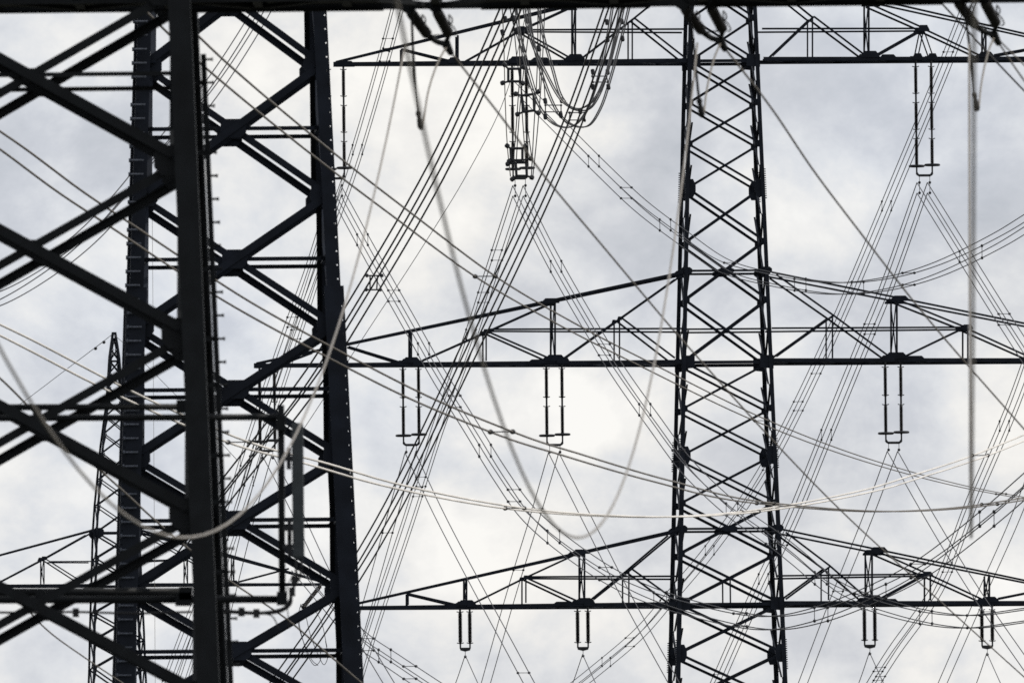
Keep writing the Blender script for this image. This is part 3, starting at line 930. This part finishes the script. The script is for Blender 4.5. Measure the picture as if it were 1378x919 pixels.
# twin bundles of the middle circuit -------------------------------------
TWB = 'conductor_pair'
def pair(label, pts, sp=()):
    line(TWB, label, pts, TWIN, 0.0175, M_COND, spacers=sp)
pair('wire pair falling left from the insulator at the middle arm tip behind the left pylon', [(359, 611, 857), (340, 680), (310, 800), (280, 925, 1000)])
pair('wire pair falling right from the insulator at the middle arm tip behind the left pylon', [(359, 611, 857), (395, 680), (445, 785), (500, 880), (530, 930, 780)])
pair('wire pair falling left from the two-rod insulator next to the left pylon leg', [(552, 609, 857), (529, 690), (498, 800), (462, 925, 980)], (0.4,))
pair('wire pair falling right from the two-rod insulator next to the left pylon leg', [(552, 609, 857), (590, 690), (637, 780), (690, 878), (718, 930, 790)], (0.86,))
pair('wire pair falling left from the two-rod insulator above the blurred loop', [(745, 609, 857), (720, 695), (690, 792), (652, 925, 970)], (0.28, 0.6))
pair('wire pair falling right from the two-rod insulator above the blurred loop', [(745, 609, 857), (786, 690), (846, 808), (912, 928, 790)])
pair('wire pair falling left from the two-rod insulator right of the pylon body', [(1201, 607, 857), (1170, 690), (1122, 810), (1078, 925, 970)], (0.63,))
pair('wire pair falling right from the two-rod insulator right of the pylon body', [(1201, 607, 857), (1248, 690), (1312, 795), (1390, 908, 790)], (0.75,))
pair('wire pair crossing the lower right corner beside the pale hanging wire end', [(1400, 610, 900), (1365, 700), (1325, 790), (1270, 915), (1255, 950, 1000)])
# single wires of the lowest circuit
SW = 'conductor_wire'
def single(label, pts, r=0.016, m=None, name=SW, sp=()):
    return line(name, label, pts, [(0, 0)], r, m or M_COND)
for lab, x, y in (('nearest the left pylon leg', 626, 881), ('next left of the pylon body', 784, 880), ('next right of the pylon body', 1170, 877), ('near the right picture edge', 1328, 878)):
    single('thin wire falling left from the short insulator ' + lab, [(x, y, 857), (x - 13, y + 38), (x - 34, y + 90, 930)])
    single('thin wire falling right from the short insulator ' + lab, [(x, y, 857), (x + 19, y + 42), (x + 42, y + 90, 800)])

# nearer twin lines ------------------------------------------------------
def near_pair(label, pts, r, m, spx):
    P = resolve(pts)
    S = smooth_path(P, 10)
    T = thing('conductor_pair', label, 'power line', S[0])
    W = []
    for ox in (-.2, .2):
        Q = [p + Vector((ox, 0, 0)) - S[0] for p in S]
        W.append(Q)
        tube(G(), Q, r, 7).build('conductor', m, T, True)
    def px_of(p):
        d = CM.transposed() @ (p + S[0] - CAM)
        return CX + F * d.x / -d.z
    for x in spx:
        i = min(range(len(S)), key=lambda k: abs(px_of(S[k] - S[0]) - x))
        j = min(range(len(S)), key=lambda k: abs(px_of(S[k] - S[0]) - x))
        spacer(T, W[0][i], W[1][j], M_FIT, 0.012)
near_pair('brown wire pair running from the thick near leg down to the right edge',
    [(195, -5, 315), (262, 62, 330), (343, 133, 352), (448, 218, 378), (545, 292, 405), (653, 372, 440), (770, 440, 490), (860, 486, 535), (1025, 566, 640), (1160, 617, 740), (1290, 653, 840), (1400, 674, 930)], 0.0185, M_BROWN, (653, 1024, 1350))
near_pair('brown wire pair entering at upper left edge and sagging across the lower middle',
    [(-40, 162, 340), (20, 203, 346), (90, 255, 352), (165, 305, 360), (240, 355, 366), (330, 412, 374), (440, 472, 382), (560, 533, 390), (675, 581, 400), (770, 612, 422), (890, 647, 460), (1030, 677, 520), (1180, 688, 545), (1283, 684, 560), (1400, 668, 585)], 0.0185, M_BROWN, (675, 1022, 1330))
near_pair('bright white wire pair sagging from the left edge and rising to the right edge',
    [(-40, 425, 395), (25, 456, 398), (135, 513, 404), (235, 560, 412), (330, 598, 420), (420, 622, 430), (525, 652, 445), (680, 682, 470), (800, 693, 490), (912, 695, 505), (1035, 685, 525), (1173, 659, 545), (1233, 641, 555), (1310, 616, 570), (1400, 580, 590)], 0.021, M_ALU, (324, 690, 1012, 1318))
single('single brown wire slanting from the left edge under the blurred loop to the bottom', [(-40, 478, 330), (0, 509), (62, 570), (143, 640), (225, 714), (305, 778), (385, 832), (430, 870), (500, 930, 400)], 0.017, M_BROWN)
single('thin brown wire in the bottom left corner below the crossing braces', [(20, 800, 380), (62, 846), (115, 885), (190, 935, 420)], 0.014, M_BROWN)
single('faint thin vertical wire right of the bolted left leg', [(202, -20, 1000), (205, 300), (207, 600), (209, 940, 1000)], 0.009, M_TAN)
single('thin dark wire crossing between the two heavy bundles at upper left of centre', [(712, 0, 900), (680, 130), (631, 230), (570, 330), (485, 460), (420, 560), (320, 710, 980)], 0.014)
# earth wires of the distant pylon
ewl = single('thin earth wire with damper running left from the distant pylon peak', [(151, 450, 1300), (133, 464), (80, 504), (35, 538), (-30, 584, 1500)], 0.02)
single('thin earth wire running right from the distant pylon peak behind bracing', [(153, 450, 1300), (180, 474), (225, 520), (265, 560), (320, 620, 1100)], 0.016)
dm = thing('vibration_damper', 'small dark weight clamped on the earth wire beside the distant pylon peak', 'damper', at(136, 462, 1299.5))
g = G(); d_ = (at(128, 468, 1305) - at(136, 462, 1299.5)); 
tube(g, [d_ * -0.5, d_ * 1.0], 0.02, 6); g.build('messenger_cable', M_FIT, dm)
for s in (-0.5, 0.9):
    g = G(); lathe(g, d_ * s - Vector((0, 0, 0.06)), d_, [(0, 0.04), (0.05, 0.1), (0.2, 0.1), (0.25, 0.04)], 7); g.build('weight', M_FIT, dm)

# ================================================================== hardware and slack wires of the nearest pylon's arm
def zfit(d):
    a = 0.000933
    b = (15.5 - 7.3) / 78.0 - a * (250 + 172)
    c = 7.3 - a * 172 * 172 - b * 172
    return a * d * d + b * d + c
def slack(label, X, drift=0.0203):
    P = []
    d = 249.0
    while d > 78:
        x = X - drift * (250 - d)
        py = 1700 - F * (zfit(d) - 1.7) / d
        P.append(at(CX + F * x / d, py, d))
        d -= 3.0
    g = tube(G(), P, 0.0108, 8)
    o = g.build('slack_wire', M_TAN, None, True, origin=P[0])
    o['label'] = label; o['category'] = 'wire'
slack('blurred tan wire loop dipping in front of the left pylon to lower left', -1.175, 0.0174)
slack('large blurred tan wire loop dipping in the middle of the picture', 2.09)
slack('blurred tan wire hanging straight down near the right edge, ending in mid air', 5.125)

AG = 'tension insulator pairs at the near crossarm'
def tension(px, py, label, jl, wl, sh=0, dn=0):
    Yf = 250.6
    o0 = at(px, py, Yf)
    T = thing('tension_insulator', label, 'insulator', o0, 0, AG)
    def P(dx, dy, dY=0.0): return at(px + dx, py + dy, Yf + dY) - o0
    ends = []
    for (a, b) in (((5, 3), (29, 35)), ((41, 3), (57, 33))):
        p, q = P(*a), P(*b, 1.15)
        ln = (q - p).length
        prof = [(0, 0.03), (0.05, 0.045)]
        n = 12
        for i in range(n):
            s = 0.06 + (ln - 0.12) * i / n; dl = (ln - 0.12) / n
            prof += [(s, 0.046), (s + dl * 0.5, 0.064), (s + dl * 0.8, 0.046)]
        prof += [(ln - 0.04, 0.045), (ln, 0.03)]
        lathe(G(), p, q - p, prof, 10).build('insulator_rod', M_INS, T)
        # hanger from the arm
        g = G(); boxbar(g, P(a[0] - 4, -12), p + (q - p) * 0.03, 0.11, 0.07, (0, 1, 0))
        g.build('hanger_link', M_STEELN, T)
        # arcing horn
        for hp in ([(16, 4), (20, 9), (20, 15), (16, 17)], [(16, 4), (17, 15), (23, 22), (26, 30), (22, 32)]):
            tube(G(), smooth_path([P(a[0] + hx, a[1] + hy, 0.35) for hx, hy in hp], 5), 0.009, 5).build('arcing_horn', M_FIT, T)
        ends.append(q)
    g = G()
    y0 = P(53, 46, 1.35)
    tube(g, smooth_path([ends[0], P(42, 44, 1.2), y0], 4), 0.034, 7)
    tube(g, [ends[1], y0], 0.028, 7)
    tube(g, [P(28, 36, 1.12), P(57, 34, 1.15)], 0.010, 5)
    g.build('yoke_plate', M_STEELN, T)
    g = G(); tube(g, [y0, P(60, 59, 1.5)], 0.055, 8, 0.036); g.build('dead_end_clamp', M_STEELN, T)
    for u0, u1 in (((-10, -8), (8, 4)), ((30, -8), (40, 0))):
        boxbar(G(), P(*u0), P(*u1), 0.10, 0.08, (0, 1, 0)).build('attachment_plate', M_STEELN, T)
    # tail of the jumper: dark tail with clamp, then a bright wire back up to the yoke
    g = G()
    tube(g, smooth_path([P(7 + sh * 0.6, 10), P(9 + sh, 60, 0.1), P(14 + sh, 112 + dn, 0.2), P(16 + sh, 128 + dn, 0.2)], 6), 0.016, 7)
    lathe(g, P(15.5 + sh, 124 + dn, 0.2), P(20, 150, 0.25) - P(15.5, 124, 0.2), [(0, 0.018), (0.03, 0.036), (0.08, 0.024), (0.12, 0.034), (0.19, 0.038), (0.225, 0.018)], 8)
    j = g.build('jumper_tail', M_RUB, None, True, origin=None)
    j.location = o0; j['label'] = jl; j['category'] = 'wire'
    g = G()
    tube(g, smooth_path([P(22 + sh, 148 + dn, 0.25), P(29 + sh * 0.7, 112, 0.6), P(42 + sh * 0.3, 72, 1.0), P(53, 52, 1.3)], 6), 0.011, 7)
    j = g.build('jumper_wire', M_TAN, None, True)
    j.location = o0; j['label'] = wl; j['category'] = 'wire'
tension(547, 13, 'short dark insulator pair under the top bar right of the left pylon, leftmost of three',
        'dark tail with clamp hanging under the leftmost short insulator pair', 'pale jumper wire rising to the leftmost short insulator pair', 0, 12)
tension(916, 8, 'short dark insulator pair under the top bar in front of the pylon body',
        'dark tail with clamp hanging in front of the pylon body', 'pale jumper wire rising in front of the pylon body', 9, 0)
tension(1284, 0, 'short dark insulator pair under the top bar at the right corner',
        'dark tail with clamp hanging from the short insulator pair at upper right', 'pale jumper wire rising to the insulator pair at upper right', 11, 0)
single('brown wire slanting from the leftmost short insulator pair down to the bottom right corner', [(607, 71, 252.1), (690, 178), (727, 230), (816, 337), (907, 445), (940, 482), (1033, 585), (1133, 688), (1260, 804), (1400, 930, 430)], 0.0125, M_BROWN)
single('brown wire slanting from the insulator pair before the pylon body to the right edge', [(976, 66, 252.1), (1036, 143), (1095, 230), (1160, 316), (1225, 400), (1275, 460), (1400, 602, 340)], 0.0125, M_BROWN)
single('brown wire leaving the upper right insulator pair towards the right edge', [(1344, 58, 252.1), (1365, 90), (1395, 132, 262)], 0.0105, M_BROWN)
single('second thin wire leaving the upper right insulator pair, flatter than its neighbour', [(1342, 52, 252.4), (1365, 75), (1395, 104, 262)], 0.0095, M_BROWN)
single('dark wire crossing the upper right corner behind the insulator pair', [(1255, -8, 300), (1300, 40), (1345, 88), (1395, 140, 310)], 0.013, M_COND)

# ------------------------------------------------------------------ wire loops at top centre of the middle pylon
JL = thing('jumper_loop', 'bundle of curved jumper wires hanging as a U at top centre with ladder spacers', 'jumper', at(770, 150, 800))
j0 = JL.location.copy()
loops = [
    [(700, -10), (712, 50), (734, 100), (757, 138), (776, 147), (795, 138), (812, 108), (826, 60), (838, 10), (842, -10)],
    [(722, -10), (728, 40), (742, 92), (755, 132), (770, 147), (790, 148), (805, 128), (820, 80), (832, 20), (836, -10)],
    [(690, -10), (700, 60), (714, 118), (733, 157), (750, 170), (768, 171), (785, 155), (800, 118), (814, 62), (826, -10)],
    [(708, -10), (716, 55), (734, 118), (752, 155), (772, 170), (790, 170), (806, 148), (822, 100), (838, 40), (850, -10)],
]
lw = []
for k, lp in enumerate(loops):
    Y = 796 + 3 * k
    for e_ in (0, 1):
        P = [at(x + 2.6 * e_, y - 0.5 * e_, Y + 0.5 * e_) - j0 for x, y in lp]
        S = smooth_path(P, 7)
        tube(G(), S, 0.025, 6).build('jumper_wire', M_JUMP, JL, True)
        if e_ == 0: lw.append(S)
def ladder(P):
    for (a, b) in P:
        spacer(JL, at(*a, 798) - j0, at(*b, 800) - j0, M_FIT, 0.022)
ladder([((734, 142), (755, 142)), ((734, 151), (755, 151)), ((766, 152), (787, 152)), ((766, 162), (787, 162)), ((797, 103), (816, 103)), ((798, 111), (818, 111)), ((797, 103), (798, 111)), ((816, 103), (818, 111)), ((734, 142), (734, 151)), ((755, 142), (755, 151)), ((767, 152), (766, 163)), ((787, 152), (787, 163))])
for x, y in ((733, 136), (755, 135), (733, 157), (754, 155), (797, 97), (817, 97), (797, 117), (818, 117), (816, 30), (836, 29), (817, 53), (837, 52), (709, 28), (780, 150)):
    g = G(); c = at(x, y, 797) - j0
    lathe(g, c + Vector((0, 0, 0.1)), (0.15, 0, -1), [(0, 0.04), (0.03, 0.075), (0.18, 0.075), (0.22, 0.04)], 7)
    g.build('spacer_clamp', M_FIT, JL)

JF = thing('upright_jumper', 'dark square spacer frames stacked on upright jumper wires at top centre', 'jumper', at(702, 150, 845))
f0 = JF.location.copy()
verts = [([(675, -10), (678, 60), (680, 140), (683, 200), (687, 238)], M_TAN), ([(699, -10), (699, 60), (702, 140), (706, 200), (708, 236)], M_TAN),
         ([(706, 40), (699, 110), (694, 180), (690, 228)], M_COND), ([(712, 40), (702, 120), (697, 180), (694, 232)], M_COND),
         ([(724, -10), (723, 90), (718, 180), (715, 238)], M_COND), ([(734, -10), (729, 100), (722, 190), (717, 238)], M_COND),
         ([(690, 20), (697, 90), (708, 160), (716, 215)], M_COND),
         ([(683, -10), (690, 30), (702, 70), (712, 120)], M_COND), ([(690, -10), (700, 40), (712, 90), (722, 126)], M_COND),
         ([(708, -10), (716, 45), (730, 95), (734, 140)], M_COND), ([(700, -10), (690, 45), (681, 88)], M_COND), ([(727, -10), (727, 60), (726, 122)], M_COND)]
for pp, mm in verts:
    tube(G(), smooth_path([at(x, y, 846) - f0 for x, y in pp], 6), 0.02, 6).build('jumper_wire', mm, JF, True)
def sqframe(quad, weights, Y=844):
    g = G()
    P = [at(x, y, Y) - f0 for x, y in quad]
    for i in range(4):
        tube(g, [P[i], P[(i + 1) % 4]], 0.05, 6)
    c = sum(P, Vector()) / 4
    fr = g.build('spacer_frame', M_FIT, JF)
    for (x, y), i in zip(weights, range(9)):
        g = G(); p = at(x, y, Y) - f0
        q = min(P, key=lambda v: (v - p).length)
        tube(g, [q, p], 0.04, 6)
        d = (p - q).normalized()
        lathe(g, p - d * 0.07, d, [(0, 0.05), (0.03, 0.095), (0.14, 0.095), (0.18, 0.05)], 7)
        g.build('corner_clamp', M_FIT, fr)
for x, y in ((679, 27), (690, 26), (675, 45), (708, 28), (695, 42), (703, 67), (724, 66)):
    c_ = at(x, y, 843) - f0
    lathe(G(), c_ + Vector((0, 0, .14)), (0.25, 0, -1), [(0, .04), (.03, .08), (.22, .08), (.26, .04)], 7).build('wire_clamp', M_FIT, JF)
sqframe([(684, 93), (700, 93), (700, 110), (684, 110)], [(679, 88), (704, 91), (677, 112), (703, 112)])
sqframe([(702, 129), (718, 127), (719, 149), (704, 151)], [(695, 127), (724, 124), (697, 154), (724, 152)])
sqframe([(687, 200), (703, 200), (703, 216), (688, 216)], [(683, 197), (707, 197), (686, 217), (714, 214)])
sqframe([(694, 219), (708, 219), (709, 237), (695, 237)], [(684, 221), (690, 241), (715, 239)])

# ------------------------------------------------------------------ phone antenna on the nearest pylon
AM = thing('antenna_mount', 'bent dark pipe bracket holding the panel antenna beside the near leg', 'bracket', at(300, 690, 249))
a0 = AM.location.copy()
def A(px, py, Y): return at(px, py, Y) - a0
def pipe(name, pts, r, m=M_STEELN, sides=10, par=AM):
    g = tube(G(), pts, r, sides); return g.build(name, m, par, True)
pipe('vertical_pipe', [A(378, 545, 249), A(379, 700, 249), A(380, 812, 249)], 0.038)
pipe('horizontal_pipe', [A(-60, 563, 249), A(383, 561, 249)], 0.036)
pipe('horizontal_pipe', [A(-60, 548, 251.5), A(240, 547.5, 251.5)], 0.036)
pipe('horizontal_pipe', [A(-60, 807, 249), A(382, 806, 249)], 0.042)
pipe('horizontal_pipe', [A(-60, 797, 251.5), A(250, 796.5, 251.5)], 0.05)
for (x, y, w_) in ((378, 570, 13), (379, 805, 13), (245, 547, 15), (247, 806, 22), (250, 798, 18), (50, 560, 12), (55, 803, 14)):
    g = G(); boxbar(g, A(x, y - 9, 248.95), A(x, y + 9, 248.95), w_ / 120.0, 0.12, (0, 1, 0)); g.build('pipe_clamp', M_STEELN, AM)
AN = thing('panel_antenna', 'upright dark grey panel antenna hanging beside the near pylon leg', 'antenna', at(401, 660, 248.6))
n0 = AN.location.copy()
g = G()
pw, ph, pd = 0.066, 0.755, 0.05
prof = []
for k in range(16):
    an = 2 * math.pi * k / 16
    cx_, sx_ = math.cos(an), math.sin(an)
    prof.append((math.copysign(abs(cx_) ** 0.45, cx_) * pw, math.copysign(abs(sx_) ** 0.45, sx_) * pd))
V = []
for z_, s in ((-ph, .86), (-ph + 0.025, 1), (ph - 0.025, 1), (ph, .86)):
    V += [(a * s, b * s, z_) for a, b in prof]
Fc = [(r * 16 + k, r * 16 + (k + 1) % 16, (r + 1) * 16 + (k + 1) % 16, (r + 1) * 16 + k) for r in range(3) for k in range(16)]
Fc += [tuple(range(16))[::-1], tuple(range(48, 64))]
g.add(V, Fc); g.build('housing', M_ANT, AN)
for z_ in (0.36, -0.42, -0.62):
    g = G(); boxbar(g, (-0.17, 0.08, z_), (-0.04, 0.04, z_), 0.05, 0.05, (0, 1, 0)); boxbar(g, (-0.10, 0.05, z_ - 0.12), (-0.10, 0.05, z_ + 0.12), 0.05, 0.05, (0, 1, 0)); g.build('mounting_bracket', M_FIT, AN)
for x_ in (-0.03, 0.03):
    g = G(); tube(g, [(x_, 0, -ph + 0.01), (x_, 0, -ph - 0.1)], 0.016, 7); g.build('connector', M_FIT, AN)
CB = thing('antenna_cable', 'black antenna cables curving from the panel antenna along the lower pipe', 'cable', at(385, 815, 248.7))
c0 = CB.location.copy()
def Cc(px, py, Y): return at(px, py, Y) - c0
for pts, r in (([(398, 765), (399, 780), (392, 795), (391, 812), (378, 822), (345, 825), (300, 823)], 0.016),
            ([(405, 765), (404, 775), (395, 790), (389, 808), (384, 816), (360, 823), (300, 821)], 0.014),
            ([(396, 772), (388, 785), (386, 800), (388, 830), (390, 845)], 0.006),
            ([(345, 825), (365, 828), (372, 838), (374, 846)], 0.008),
            ([(258, 823), (180, 825), (100, 823), (40, 824), (-60, 823)], 0.014)):
    tube(G(), smooth_path([Cc(x, y, 248.7) for x, y in pts], 6), r, 7).build('cable', M_RUB, CB, True)
for x, y in ((325, 823), (345, 825), (102, 824), (393, 796), (396, 780)):
    g = G(); boxbar(g, Cc(x, y - 6, 248.68), Cc(x, y + 6, 248.68), 0.07, 0.06, (0, 1, 0)); g.build('cable_clip', M_RUB, CB)

# slanting insulator and loose jumpers low behind the left pylon leg
LJ = thing('jumper_loop', 'small tangle of looped jumper wires low beside the left pylon leg', 'jumper', at(415, 850, 800))
l0 = LJ.location.copy()
for pts in ([(403, 818), (408, 812), (413, 818), (408, 826), (403, 834), (408, 862), (416, 885), (424, 895), (431, 888), (430, 868)],
            [(412, 830), (418, 855), (428, 880), (436, 894), (441, 884), (438, 862)],
            [(405, 812), (401, 830), (404, 850), (420, 888), (428, 895)], [(420, 815), (432, 835), (440, 870)]):
    tube(G(), smooth_path([at(x, y, 800) - l0 for x, y in pts], 6), 0.012, 6).build('jumper_wire', M_COND, LJ, True)
SI = thing('tension_insulator', 'slanting dark insulator low beside the left pylon leg above looped wires', 'insulator', at(420, 803, 802))
s0 = SI.location.copy()
p, q = at(431, 788, 802) - s0, at(407, 818, 801) - s0
ln = (q - p).length
prof = [(0, .03)]
for i in range(14):
    prof += [(ln * (i + .1) / 14, 0.06), (ln * (i + .55) / 14, 0.085), (ln * (i + .8) / 14, 0.06)]
prof += [(ln, .03)]
lathe(G(), p, q - p, prof, 8).build('insulator_rod', M_INS, SI)
g = G(); tube(g, [p, at(440, 776, 803) - s0], 0.03, 6); g.build('hanger_link', M_FIT, SI)
